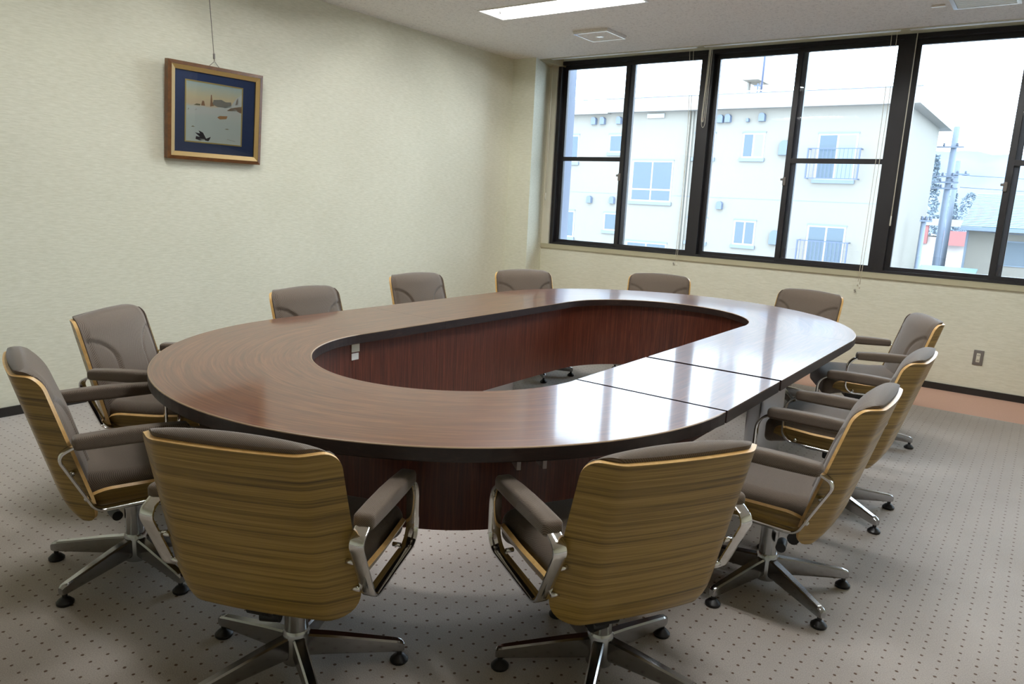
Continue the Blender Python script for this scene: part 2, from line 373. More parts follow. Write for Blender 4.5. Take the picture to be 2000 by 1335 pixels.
# ------------------------------------------------------------------ ceiling fixtures
def fixture(cx, cy, label, lit=True):
    t = thing('ceiling_light', label, 'ceiling light', (cx, cy, ZC), 0, 'recessed fluorescent troffers')
    bm = BM()
    def rect(l, w, z): return [bm.verts.new((sx * l, sy * w, z)) for sx, sy in ((-1, -1), (1, -1), (1, 1), (-1, 1))]
    rings = [rect(FL + .012, FW + .012, -.0005), rect(FL + .012, FW + .012, -.005), rect(FL - .004, FW - .004, -.005), rect(FL - .012, FW - .03, .055), rect(FL - .02, FW - .06, .085), rect(FL - .02, FW - .06, .09), rect(FL - .002, FW - .002, .09), rect(FL - .002, FW - .002, .0)]
    for q in range(len(rings) - 1):
        for k in range(4):
            n = (k + 1) % 4; bm.faces.new((rings[q][k], rings[q][n], rings[q + 1][n], rings[q + 1][k]))
    bm.faces.new(rings[4])
    obj('reflector_pan', bm, 'reflector', t)
    for sy in (-.068, .068):
        bm = BM(); add_cyl(bm, (-.575, sy, .035), (.575, sy, .035), .0150, n=8); tb = obj('tube', bm, 'tube' if lit else 'white', t, True)
        for sx in (-1, 1):
            bm = BM(); add_cyl(bm, (sx * .574, sy, .035), (sx * .59, sy, .035), .0155, n=14); obj('tube_cap', bm, 'steel', tb, True)
            bm = BM(); rbox(bm, sx * .600, sy, .038, .018, .034, .034, .005, 2); obj('lamp_holder', bm, 'white', tb)
    return t
fixture(-1.16, 1.45, 'recessed fluorescent ceiling light with two glowing tubes near the window')
fixture(1.35, 1.45, 'recessed fluorescent ceiling light above the table right side, out of frame')
fixture(-1.16, -1.30, 'recessed fluorescent ceiling light above the table left side, out of frame')
fixture(1.35, -1.30, 'recessed fluorescent ceiling light above the near right chairs, out of frame')
fixture(-1.16, -4.10, 'unlit recessed fluorescent ceiling light behind the viewpoint on the left', False)
fixture(1.35, -4.10, 'unlit recessed fluorescent ceiling light behind the viewpoint on the right', False)
t = thing('ceiling_speaker', 'square flat ceiling panel with white rim between light and window', 'ceiling speaker', (-1.325, 2.34, ZC))
boxobj('back_box', 'ceil', t, (-.165, .165, -.165, .165, -.014, -.0005))
bm = BM(); ring_ = ((-.16, .16, -.16, -.147), (-.16, .16, .147, .16), (-.16, -.147, -.147, .147), (.147, .16, -.147, .147))
for a, b, c_, d in ring_: add_box(bm, a, b, c_, d, -.026, -.0142)
obj('rim', bm, 'gloss', t)
boxobj('grille', 'ceil', t, (-.146, .146, -.146, .146, -.0235, -.0142))
bm = BM(); rbox(bm, 0, 0, -.025, .055, .05, .006, .002, 2); obj('centre_badge', bm, 'gloss', t)
t = thing('air_diffuser', 'louvred square ceiling air vent at the top right edge', 'air vent', (1.42, 2.42, ZC))
bm = BM()
for a, b, c_, d in ((-.19, .19, -.19, -.165), (-.19, .19, .165, .19), (-.19, -.165, -.165, .165), (.165, .19, -.165, .165)): add_box(bm, a, b, c_, d, -.016, -.0005)
obj('rim', bm, 'gloss', t)
for k in range(14):
    y = -.155 + k * .0238; bm = BM(); add_box(bm, -.163, .163, y - .007, y + .007, -.014, -.006); obj('louvre', bm, 'offwhite', t)
boxobj('duct_back', 'grey', t, (-.164, .164, -.164, .164, -.004, -.0005))
bm = BM(); rbox(bm, 0, -.05, -.018, .06, .04, .006, .002, 2); obj('centre_badge', bm, 'gloss', t)
bm = BM(); rbox(bm, 1.15, 2.505, ZC - .006, .085, .022, .011, .003, 2)
tag(obj('ceiling_sensor', bm, 'gloss'), 'small white strip sensor on the ceiling beside the louvred vent', 'sensor')
# wall outlet
t = thing('wall_outlet', 'grey wall outlet plate low on the window wall', 'outlet', (1.655, YW, .306))
bm = BM(); rbox(bm, 0, -.004, 0, .070, .009, .12, .003, 2); obj('plate', bm, 'grey', t, 'auto')
bm = BM(); rbox(bm, 0, -.0085, 0, .026, .006, .072, .002, 2); ins = obj('socket_insert', bm, 'offwhite', t, 'auto')
for z in (-.02, .02): boxobj('slot', 'black', ins, (-.006, -.003, -.0122, -.010, z - .006, z + .006), (.003, .006, -.0122, -.010, z - .006, z + .006))

# ------------------------------------------------------------------ framed picture
def picture():
    y0, y1, z0, z1 = -.727, -.040, 1.525, 2.133
    W, H = y1 - y0, z1 - z0
    t = thing('framed_picture', 'framed snow landscape painting with blue mat hanging on the cream wall', 'picture', (XL + .012, (y0 + y1) / 2, z0))
    t.rotation_euler = (0, math.radians(5.0), 0)
    # local axes: x out of wall, y across, z up
    def fr(w0, w1, x0, x1, name, m):
        bm = BM(); a0, a1 = -W / 2 + w0, W / 2 - w0; b0, b1 = w0, H - w0
        O = [(a0, b0), (a1, b0), (a1, b1), (a0, b1)]; a0, a1 = -W / 2 + w1, W / 2 - w1; b0, b1 = w1, H - w1
        I = [(a0, b0), (a1, b0), (a1, b1), (a0, b1)]
        ob = [bm.verts.new((0.0, p, q)) for p, q in O]; of = [bm.verts.new((x0, p, q)) for p, q in O]; i_f = [bm.verts.new((x1, p, q)) for p, q in I]; ib = [bm.verts.new((0.0, p, q)) for p, q in I]
        for k in range(4):
            n = (k + 1) % 4
            bm.faces.new((ob[k], ob[n], of[n], of[k])); bm.faces.new((of[k], of[n], i_f[n], i_f[k])); bm.faces.new((i_f[k], i_f[n], ib[n], ib[k])); bm.faces.new((ib[k], ib[n], ob[n], ob[k]))
        return obj(name, bm, m, t)
    fr(0, .022, .040, .044, 'outer_frame', wood('picture_frame_wood', [(.3, srgb(70, 42, 18)), (.7, srgb(118, 76, 36))], (12, 12, 12), rough=.35))
    fr(.0225, .050, .043, .034, 'inner_frame', plain('gilt_wood', srgb(168, 140, 86), .4, .25))
    boxobj('backing', 'black', t, (.0, .010, -W / 2 + .02, W / 2 - .02, .02, H - .02))
    mt = NT('blue_mat'); mt.color(mt.ramp(mt.noise(mt.coords(), 300, 3), [(.3, srgb(48, 64, 104)), (.7, srgb(66, 86, 130))])); mt.set(Roughness=.9)
    boxobj('mat', mt.m, t, (.0105, .024, -W / 2 + .0505, W / 2 - .0505, .0505, H - .0505))
    # gilt slip around the painting
    pw, ph = .405, .375; cz = H / 2 + .005; py = -.012
    bm = BM(); a0, a1, b0, b1 = py - pw / 2, py + pw / 2, cz - ph / 2, cz + ph / 2
    for q in ((a0 - .008, a1 + .008, b0 - .008, b0), (a0 - .008, a1 + .008, b1, b1 + .008), (a0 - .008, a0, b0, b1), (a1, a1 + .008, b0, b1)): add_box(bm, .0242, .028, q[0], q[1], q[2], q[3])
    obj('gilt_slip', bm, plain('gilt_slip', srgb(196, 178, 112), .4, .2), t)
    # painting: canvas with procedural sky and snow, painted shapes as flat patches
    cm = NT('snow_scene_paint'); tc = cm.n('ShaderNodeTexCoord'); sp = cm.n('ShaderNodeSeparateXYZ'); cm.l(tc.outputs['Generated'], sp.inputs[0])
    n = cm.noise(cm.coords((1, 6, 16)), 3, 5)
    z = cm.math('ADD', sp.outputs[2], cm.math('MULTIPLY', cm.math('SUBTRACT', n, .5), .09))
    cm.color(cm.ramp(z, [(0, srgb(226, 242, 236)), (.35, srgb(218, 236, 230)), (.58, srgb(228, 238, 230)), (.64, srgb(238, 222, 186)), (.76, srgb(238, 230, 190)), (.92, srgb(216, 230, 214)), (1.0, srgb(196, 222, 222))])); cm.set(Roughness=.7)
    cv = boxobj('painting', cm.m, t, (.0242, .0256, a0, a1, b0, b1))
    cols = {'or': plain('paint_ochre', srgb(190, 150, 104), .8), 'gy': plain('paint_grey', srgb(152, 154, 144), .8), 'bk': plain('paint_dark', srgb(62, 60, 64), .8), 'gn': plain('paint_olive', srgb(140, 138, 104), .8), 'sn': plain('paint_snow', srgb(230, 240, 234), .8), 'br': plain('paint_russet', srgb(168, 134, 104), .8)}
    def patch(col, pts):
        bm = BM(); P2 = [(a0 + x * pw, b0 + y * ph) for x, y in pts]
        A = [bm.verts.new((.0262, p, q)) for p, q in P2]; B = [bm.verts.new((.0257, p, q)) for p, q in P2]
        bm.faces.new(A); n_ = len(A)
        for k in range(n_): bm.faces.new((A[k], B[k], B[(k + 1) % n_], A[(k + 1) % n_]))
        obj('paint_patch', bm, cols[col], cv)
    patch('sn', [(0, .52), (.14, .57), (.3, .60), (.45, .59), (.55, .62), (.8, .68), (.9, .82), (1, .9), (1, .55), (.7, .5), (.3, .48), (0, .44)])
    patch('gy', [(.46, .66), (.48, .74), (.62, .76), (.70, .73), (.80, .74), (.81, .66), (.70, .63), (.55, .63)])
    patch('br', [(.42, .62), (.43, .82), (.445, .82), (.46, .70), (.49, .64)]); patch('br', [(.26, .62), (.28, .70), (.31, .70), (.33, .62)])
    patch('gn', [(.13, .61), (.18, .64), (.25, .64), (.24, .615)]); patch('or', [(.72, .58), (.80, .64), (1, .69), (1, .57), (.9, .60)])
    patch('or', [(.55, .45), (.60, .48), (.74, .49), (.72, .44), (.60, .42)]); patch('or', [(.88, .70), (.90, .80), (.93, .82), (.94, .72)])
    patch('gn', [(.69, .262), (.74, .272), (.78, .262), (.73, .256)]); patch('gn', [(.09, .245), (.12, .26), (.16, .25), (.12, .24)]); patch('gn', [(.14, .52), (.18, .555), (.19, .54)]); patch('gn', [(.02, .52), (.05, .55), (.05, .52)])
    patch('bk', [(.17, .04), (.18, .09), (.25, .08), (.16, .15), (.25, .14), (.22, .19), (.30, .16), (.34, .09), (.36, .06), (.44, .10), (.42, .05), (.40, .02), (.32, .03), (.24, .02)])
    patch('sn', [(.18, .03), (.24, .055), (.33, .05), (.34, .03), (.25, .015)])
    for k in range(9): patch('gn', [(.74 + .018 * k, .075 + .008 * (k % 3) - .003 * k), (.752 + .018 * k, .088 + .004 * (k % 2) - .003 * k), (.755 + .018 * k, .082 - .003 * k)])
    boxobj('glazing', 'pictureglass', t, (.0300, .0315, -W / 2 + .045, W / 2 - .045, .045, H - .045))
    # wire
    bm = BM(); top = H + .035
    for s in (-1, 1): add_tube(bm, [(-.006, s * .06, H - .02), (-.006, s * .002, top)], .0018)
    obj('hanging_string', bm, 'grey', t, True)
    return t, y0, y1, z1
picture()
t = thing('picture_wire', 'thin grey wire and hook dropping from the ceiling to the picture', 'wire', (XL + .062, -.3835, 2.170))
bm = BM(); add_tube(bm, [(0, 0, .0), (-.022, -.004, .3), (-.046, -.008, ZC - 2.1705)], .0022); obj('wire', bm, 'grey', t, True)
bm = BM(); rbox(bm, -.002, 0, .03, .012, .012, .035, .004, 2); obj('adjuster_hook', bm, 'grey', t, True)

# ------------------------------------------------------------------ racetrack conference table
TR, TL, RI, ZT, TH = 1.20, .9436, .604, .70, .045
table = thing('conference_table', 'large oval ring shaped conference table in dark red brown wood veneer', 'table', (0, 0, 0))
def panel(name, poly, ang, flat=(), top='top', cy=0):
    """poly counter-clockwise outline; small top chamfer shows as a worn pale line; grain along local x turned by ang"""
    ca, sa = math.cos(-ang), math.sin(-ang); q = [(x * ca - y * sa, x * sa + y * ca) for x, y in [(a_, b_ - cy) for a_, b_ in poly]]; n = len(q)
    bm = BM(); ins = []
    for i in range(n):
        p0, p1, p2 = Vector(q[i - 1]), Vector(q[i]), Vector(q[(i + 1) % n])
        if i in flat or (i - 1) % n in flat: ins.append(Vector((0, 0))); continue
        d1 = (p1 - p0).normalized(); d2 = (p2 - p1).normalized(); n1 = Vector((-d1.y, d1.x)); n2 = Vector((-d2.y, d2.x)); nn = (n1 + n2); nn = nn / max(.3, nn.dot(n1)); ins.append(nn)
    def ringv(off, z): return [bm.verts.new((q[i][0] + ins[i].x * off, q[i][1] + ins[i].y * off, z)) for i in range(n)]
    lv = [ringv(.004, ZT - TH), ringv(0, ZT - TH + .004), ringv(0, ZT - .0035), ringv(.0012, ZT - .001), ringv(.0035, ZT)]
    bm.faces.new(list(reversed(lv[0]))).material_index = 1
    for k in range(4):
        for i in range(n):
            f = bm.faces.new((lv[k][i], lv[k][(i + 1) % n], lv[k + 1][(i + 1) % n], lv[k + 1][i])); f.material_index = 1 if i in flat else (1, 1, 2, 2)[k]
    bm.faces.new(lv[4]).material_index = 0
    return obj(name, bm, [top, 'edge', 'worn'], table, loc=(0, cy, 0), rz=ang)
def sector(cy, a0, a1, g0=0, g1=0, n=26):
    outp = [(TR * math.cos(a0 + (a1 - a0) * i / n), cy + TR * math.sin(a0 + (a1 - a0) * i / n)) for i in range(n + 1)]
    inp = [(RI * math.cos(a1 + (a0 - a1) * i / n), cy + RI * math.sin(a1 + (a0 - a1) * i / n)) for i in range(n + 1)]
    return outp + inp
D = math.radians
S2 = -.3274
n_ = 64
panel('top_panel', sector(-TL, D(180), D(360), n=n_), 0, (n_, 2 * n_ + 1), 'topring', -TL); panel('top_panel', sector(TL, D(0), D(180), n=n_), 0, (n_, 2 * n_ + 1), 'topring', TL)
g1, g2 = .015, .026
for s in (-1, 1):
    for (y0, y1, ga, gb) in ((-TL, S2, g1 if s > 0 else .0006, g2 * .5 if s > 0 else .0006), (S2, TL, g2 * .5 if s > 0 else .0006, .0010)):
        x0, x1 = (RI, TR) if s > 0 else (-TR, -RI)
        panel('top_panel', [(x0, y0 + ga), (x1, y0 + ga), (x1, y1 - gb), (x0, y1 - gb)], PI / 2, (0, 2))
boxobj('joint_rail', 'edge', table, (.70, 1.16, S2 - .04, S2 + .04, ZT - TH - .03, ZT - TH - .0005)); boxobj('joint_rail', 'edge', table, (.70, 1.16, -TL - .036, -TL + .044, ZT - TH - .03, ZT - TH - .0005))
# skirt (modesty panel) around the opening
RS0, RS1, ZS0, ZS1 = .664, .688, .212, ZT - TH
def skirt(poly_o, poly_i):
    bm = BM(); add_prism(bm, poly_o + list(reversed(poly_i)), ZS0, ZS1); return obj('skirt_panel', bm, 'skirt', table, 'auto')
def arc(cy, r, a0, a1, n=18): return [(r * math.cos(a0 + (a1 - a0) * i / n), cy + r * math.sin(a0 + (a1 - a0) * i / n)) for i in range(n + 1)]
e_ = .0006
for cy, A in ((-TL, ((180, 270), (270, 360))), (TL, ((0, 60), (60, 120), (120, 180)))):
    for a0, a1 in A: skirt(arc(cy, RS1, D(a0) + e_, D(a1) - e_), arc(cy, RS0, D(a0) + e_, D(a1) - e_))
for s in (-1, 1):
    for y0, y1 in ((-TL, S2), (S2, TL)):
        a = [(s * RS1, y0 + e_), (s * RS1, y1 - e_)]; b = [(s * RS0, y0 + e_), (s * RS0, y1 - e_)]
        if s < 0: a.reverse(); b.reverse()
        skirt(a, b)
# grey steel panel legs and their feet, joining brackets under the near right corner
for (x, y, rz) in ((.915, .51, 0), (-.80, .35, 0), (-.80, -.55, 0)):
    bm = BM(); rbox(bm, 0, 0, .345, .07, .42 if abs(y) < .6 else .20, .615, .008, 2)
    lg = obj('panel_leg', bm, 'steel', table, 'auto', (x, y, 0), rz)
    bm = BM(); rbox(bm, 0, 0, .019, .09, .46 if abs(y) < .6 else .26, .038, .006, 2); obj('leg_foot', bm, 'black', lg, 'auto')
for a in (-.63, -.70):
    x, y = 1.10 * math.cos(a), -TL + 1.10 * math.sin(a)
    bm = BM(); add_box(bm, -.03, .03, -.006, .006, -.05, -.0005); add_box(bm, -.03, .03, -.006, .03, -.006, -.0004); obj('bracket', bm, 'steel', table, False, (x, y, ZT - TH), a)
# small white label plate on the inner skirt
t = thing('cable_label', 'small white two-piece label plate stuck on the inner table skirt', 'label plate', (-RS0, -.925, .61))
bm = BM(); rbox(bm, .003, 0, .018, .005, .052, .055, .002, 2); obj('upper_plate', bm, 'offwhite', t)
bm = BM(); rbox(bm, .0025, -.002, -.032, .004, .046, .034, .002, 2); obj('lower_plate', bm, 'white', t)

# ------------------------------------------------------------------ swivel armchair (one model, copied)
def sect(s, a=.170, b=.034, thm=D(43)):
    """across-the-back arc: returns lateral, forward, tangent angle for arc length s"""
    q = abs(s); x = y = 0.0; n = 24; th = 0
    for i in range(n):
        m = q * (i + .5) / n
        th = .10 * m / a if m < a else (.10 + (thm - .10) * min(1, (m - a) / b))
        x += math.cos(th) * q / n; y += math.sin(th) * q / n
    return math.copysign(x, s), y, math.copysign(th, s)
ZB0, ZB1 = .288, .785
def yback(z):
    y = -.345 + .275 * (ZB1 - z)
    if z < .37: y += ((.37 - z) / .08) ** 2 * .022
    return y
SM = .281
def smax(z):
    rt, rb = .045, .10; d = ZB1 - z; e = z - ZB0; m = SM + .010 * (ZB1 - z) / .5
    if d < rt: m -= rt - math.sqrt(max(0, rt * rt - (rt - d) ** 2))
    if e < rb: m -= rb - math.sqrt(max(0, rb * rb - (rb - e) ** 2))
    return m
def backpt(s, z, off=0):
    x, y, th = sect(s); tilt = .268
    nx, ny, nz = -math.sin(th), math.cos(th), tilt * math.cos(th) * .9
    l = math.sqrt(nx * nx + ny * ny + nz * nz)
    return Vector((x + nx / l * off, yback(z) + y + ny / l * off, z + nz / l * off))
def shell(bm, fn, zs, us, sm, th, me=1):
    """two-sided bent plywood sheet; rim gets the pale laminate edge material"""
    A = [[bm.verts.new(fn(u * sm(z), z, -th / 2)) for u in us] for z in zs]; B = [[bm.verts.new(fn(u * sm(z), z, th / 2)) for u in us] for z in zs]
    nz, nu = len(zs), len(us)
    for i in range(nz - 1):
        for j in range(nu - 1):
            bm.faces.new((A[i][j], A[i][j + 1], A[i + 1][j + 1], A[i + 1][j])); bm.faces.new((B[i][j], B[i + 1][j], B[i + 1][j + 1], B[i][j + 1]))
    def q(a, b, c, d): bm.faces.new((a, b, c, d)).material_index = me
    for i in range(nz - 1):
        q(A[i][0], A[i + 1][0], B[i + 1][0], B[i][0]); q(A[i][-1], B[i][-1], B[i + 1][-1], A[i + 1][-1])
    for j in range(nu - 1):
        q(A[0][j], B[0][j], B[0][j + 1], A[0][j + 1]); q(A[-1][j], A[-1][j + 1], B[-1][j + 1], B[-1][j])
def dense(a, b, ra, rb, n=14, k=8):
    return [a + ra * (1 - math.cos(PI / 2 * i / k)) for i in range(k)] + [a + ra + (b - rb - a - ra) * i / n for i in range(n + 1)] + [b - rb * (1 - math.cos(PI / 2 * i / k)) for i in range(k - 1, -1, -1)]
def smooth_rim(o):
    me = o.data
    for p in me.polygons: p.use_smooth = p.material_index == 0
def build_chair(c):
    # bent plywood back
    bm = BM(); shell(bm, backpt, dense(ZB0, ZB1, .10, .045), [-1 + 2 * i / 40 for i in range(41)], smax, .013)
    o = obj('back_shell', bm, ['ply', 'plyedge'], c); smooth_rim(o)
    try: o.data.set_sharp_from_angle(angle=D(40))
    except Exception: pass
    # back cushion with two arched side bolsters
    ZQ0, ZQ1, XM = .385, .797, .246
    tab = [sect(.30 * i / 200) for i in range(201)]
    def inner(x):
        x = abs(x)
        for i in range(200):
            if tab[i + 1][0] >= x: f = (x - tab[i][0]) / max(1e-6, tab[i + 1][0] - tab[i][0]); return tab[i][1] + (tab[i + 1][1] - tab[i][1]) * f + .0085 / math.cos(tab[i][2])
        return tab[-1][1] + .01
    def cxm(z):
        m = XM; d = ZQ1 - z
        if d < .05: m -= .05 - math.sqrt(max(0, .05 ** 2 - (.05 - d) ** 2))
        return m
    def cfront(x, z):
        q = abs(x); m = cxm(z); i0 = inner(x)
        full = .117 - .026 * (q / XM) ** 2.2
        full -= .018 * max(0, (z - .60) / .2) ** 1.5
        R_c = .042
        k = math.sqrt(max(0, 1 - (1 - min(max(0, m - q), R_c) / R_c) ** 2)) * (.42 + .58 * math.sqrt(max(0, 1 - (1 - min(max(0, ZQ1 - z), .06) / .06) ** 2)))
        db = z - ZQ0
        if db < .03: k *= math.sqrt(max(0, 1 - ((.03 - db) / .03) ** 2))
        f = i0 + max(0, full - i0) * k
        # arched side bolsters: quarter ellipse from the side edge over to x .105 and straight down
        za, xa, ra, rb_ = .595, .105, XM - .105, .105
        if z < za: dd = q - xa; 
        else: dd = (1 - math.hypot((q - XM) / ra, (z - za) / rb_)) * min(ra, rb_)
        g_ = min(1, max(0, f - i0) / .03)
        f -= .011 * math.exp(-(dd / .006) ** 2) * g_
        if dd > 0: f -= .006 * g_ * min(1, dd / .01)
        return f
    nu = 64; us = [-math.cos(PI * i / nu) * .35 + (-1 + 2 * i / nu) * .65 for i in range(nu + 1)]; zs = dense(ZQ0, ZQ1, .03, .05, 34, 10)
    bm = BM()
    Fv = [[bm.verts.new((u * cxm(z), yback(z) + cfront(u * cxm(z), z), z + .012 * (1 - u * u) * max(0, (z - .70) / .1))) for u in us] for z in zs]
    Bv = [[bm.verts.new((u * cxm(z), yback(z) + inner(u * cxm(z)) - .0005, min(z, .778 + .0004 * k_))) for u in us] for k_, z in enumerate(zs)]
    for i in range(len(zs) - 1):
        for j in range(nu): bm.faces.new((Fv[i][j], Fv[i][j + 1], Fv[i + 1][j + 1], Fv[i + 1][j])); bm.faces.new((Bv[i][j], Bv[i + 1][j], Bv[i + 1][j + 1], Bv[i][j + 1]))
        bm.faces.new((Fv[i][0], Fv[i + 1][0], Bv[i + 1][0], Bv[i][0])); bm.faces.new((Fv[i][-1], Bv[i][-1], Bv[i + 1][-1], Fv[i + 1][-1]))
    for j in range(nu): bm.faces.new((Fv[0][j], Bv[0][j], Bv[0][j + 1], Fv[0][j + 1])); bm.faces.new((Fv[-1][j], Fv[-1][j + 1], Bv[-1][j + 1], Bv[-1][j]))
    bc = obj('back_cushion', bm, 'fabric', c, True)
    zz = [z for z in dense(.42, ZQ1, .02, .06, 12, 8)]
    def pp(x, z):
        z = min(z, .782); return (x, yback(z) + inner(x) + .002, z + .012 * (1 - (x / max(.01, cxm(z))) ** 2) * max(0, (z - .70) / .1))
    zz = [z for z in zz if z < .782]; pts = [pp(-cxm(z), z) for z in zz] + [pp(cxm(.782) * (-1 + 2 * i / 20), .782) for i in range(1, 20)] + [pp(cxm(z), z) for z in reversed(zz)]
    bm = BM(); add_tube(bm, pts, .0035, 6); obj('piping', bm, 'piping', bc, True)
    # seat shell
    Y0, Y1 = -.172, .225
    def seatpt(s, y, off=0):
        x, h, th = sect(s, .178, .07, D(62)); zb = .322 + .012 * max(0, (y - .05) / .17) + (.012 * ((-.12 - y) / .055) ** 2 if y < -.12 else 0)
        return Vector((x - math.sin(th) * off, y, zb + h + math.cos(th) * off))
    def smseat(y):
        d = y - Y0; e = Y1 - y; m = .290
        if d < .07: m -= .07 - math.sqrt(max(0, .07 ** 2 - (.07 - d) ** 2))
        if e < .05: m -= .05 - math.sqrt(max(0, .05 ** 2 - (.05 - e) ** 2))
        return m
    bm = BM(); shell(bm, seatpt, dense(Y0, Y1, .07, .05, 10, 6), [-1 + 2 * i / 32 for i in range(33)], smseat, .013)
    o = obj('seat_shell', bm, ['ply', 'plyedge'], c); smooth_rim(o)
    try: o.data.set_sharp_from_angle(angle=D(40))
    except Exception: pass
    # seat cushion, waterfall front
    def fn(p):
        q = p.copy(); k = max(0, (p.y - .12) / .16)
        if p.z < .385: q.z -= .045 * k * k
        else: q.z -= .012 * k * k
        q.z += .012 * (1 - (p.x / .24) ** 2) if p.z > .40 else 0
        w = .5 + .5 * min(1, max(0, (p.z - .335) / .05)); q.x *= .90 + .10 * w
        if p.y < -.1: q.z += .012 * ((-.1 - p.y) / .1) * (1 if p.z > .385 else 0)
        return q
    bm = BM(); rbox(bm, 0, .035, .388, .462, .48, .10, .042, 6, fn=fn); obj('seat_cushion', bm, 'fabric', c, True)
    # arms: flat chrome bar loops with upholstered pads
    corner = [(-.195, .572, .05), (-.262, .520, .04), (-.165, .352, .045), (.150, .362, .055), (.185, .572, .075)]
    def loop():
        P2 = [(-.195, .572), (-.247, .545), (-.150, .352), (.172, .362), (.172, .572)]; rad = [.035, .035, .045, .055, .07]; out = []
        n = len(P2)
        for i in range(n):
            p0, p1, p2 = Vector(P2[i - 1]), Vector(P2[i]), Vector(P2[(i + 1) % n]); a = (p0 - p1).normalized(); b = (p2 - p1).normalized()
            ang = a.angle(b); t = min(rad[i] / math.tan(ang / 2), .45 * (p0 - p1).length, .45 * (p2 - p1).length); r = t * math.tan(ang / 2)
            cc = p1 + (a + b).normalized() * (r / math.sin(ang / 2)); s0 = p1 + a * t - cc; s1 = p1 + b * t - cc
            a0 = math.atan2(s0.y, s0.x); da = (math.atan2(s1.y, s1.x) - a0 + PI) % (2 * PI) - PI
            for k in range(9): out.append(cc + Vector((math.cos(a0 + da * k / 8), math.sin(a0 + da * k / 8))) * r)
        return out
    for sx in (-1, 1):
        path = loop(); n = len(path); bm = BM(); rings = []
        w, th = .019, .0045
        prof = [(-w, -th + .002), (-w + .003, -th), (w - .003, -th), (w, -th + .002), (w, th - .002), (w - .003, th), (-w + .003, th), (-w, th - .002)]
        for i in range(n):
            d = (path[(i + 1) % n] - path[i - 1]).normalized(); nn = Vector((-d.y, d.x))
            rings.append([bm.verts.new((sx * .286 + px, path[i].x + nn.x * pt, path[i].y + nn.y * pt)) for px, pt in prof])
        for i in range(n):
            for k in range(8): bm.faces.new((rings[i][k], rings[i][(k + 1) % 8], rings[(i + 1) % n][(k + 1) % 8], rings[(i + 1) % n][k]))
        fr = obj('arm_frame', bm, 'chrome', c, 'auto')
        def pf(p):
            q = p.copy(); f = (p.y + .035) / .165
            q.z += .006 * (1 - f * f) * (1 if p.z > .58 else -.3)
            q.x = sx * .286 + (p.x - sx * .286) * (1.0 - .10 * max(0, f) ** 2); return q
        bm = BM(); rbox(bm, sx * .286, -.035, .580, .056, .335, .042, .014, 4, fn=pf); pd = obj('arm_pad', bm, 'fabric', fr, True)
        for (by, bz) in ((-.205, .475), (-.172, .385), (.12, .366)):
            bm = BM(); add_cyl(bm, (sx * .245, by, bz), (sx * .268, by, bz), .007, n=10); obj('bolt', bm, 'chrome', fr, True)
    # mechanism, column, star base
    bm = BM(); rbox(bm, 0, .0, .297, .17, .23, .032, .008, 2); rbox(bm, 0, -.03, .262, .08, .15, .05, .01, 2); mc = obj('tilt_mechanism', bm, 'black', c, 'auto')
    bm = BM(); add_cyl(bm, (-.085, -.10, .240), (-.02, -.10, .240), .021, .023, 14); obj('knob', bm, 'black', mc, 'auto')
    bm = BM(); add_cyl(bm, (-.075, -.06, .190), (-.02, -.052, .190), .018, .018, 14); obj('knob', bm, 'black', mc, 'auto')
    bm = BM(); add_lathe(bm, (0, 0, 0), [(.033, .10), (.033, .245), (.028, .25), (.028, .285)], 24); obj('column', bm, 'alu', c, 'auto')
    bm = BM(); add_lathe(bm, (0, 0, 0), [(.032, .022), (.039, .026), (.039, .118), (.034, .128)], 24); obj('base_hub', bm, 'alu', c, 'auto')
    me_leg = me_gl = None
    for k in range(5):
        if me_leg is None:
            bm = BM(); secs = [(.026, .0175, .045, .113), (.10, .0165, .044, .104), (.20, .0150, .041, .088), (.285, .0135, .038, .074), (.303, .0125, .038, .070), (.311, .009, .040, .062)]; rr = []
            for (r, hw, z0, z1) in secs:
                b_ = min(.005, hw * .4)
                rr.append([bm.verts.new((r, yy, zz)) for yy, zz in ((-hw * .8, z0), (hw * .8, z0), (hw, z0 + .008), (hw, z1 - b_), (hw - b_, z1), (-hw + b_, z1), (-hw, z1 - b_), (-hw, z0 + .008))])
            for i in range(len(rr) - 1):
                for j in range(8): bm.faces.new((rr[i][j], rr[i][(j + 1) % 8], rr[i + 1][(j + 1) % 8], rr[i + 1][j]))
            bm.faces.new(rr[0]); bm.faces.new(list(reversed(rr[-1])))
            o = obj('leg', bm, 'alu', c, 'auto'); me_leg = o.data
            bm = BM(); add_lathe(bm, (.296, 0, 0), [(.024, 0), (.027, .004), (.027, .010), (.016, .022), (.008, .026), (.008, .042)], 16); g = obj('glide', bm, 'black', o, 'auto'); me_gl = g.data
        else:
            o = bpy.data.objects.new('leg', me_leg); C.objects.link(o); o.parent = c
            g = bpy.data.objects.new('glide', me_gl); C.objects.link(g); g.parent = o
        o.rotation_euler.z = 2 * PI * k / 5
    return c
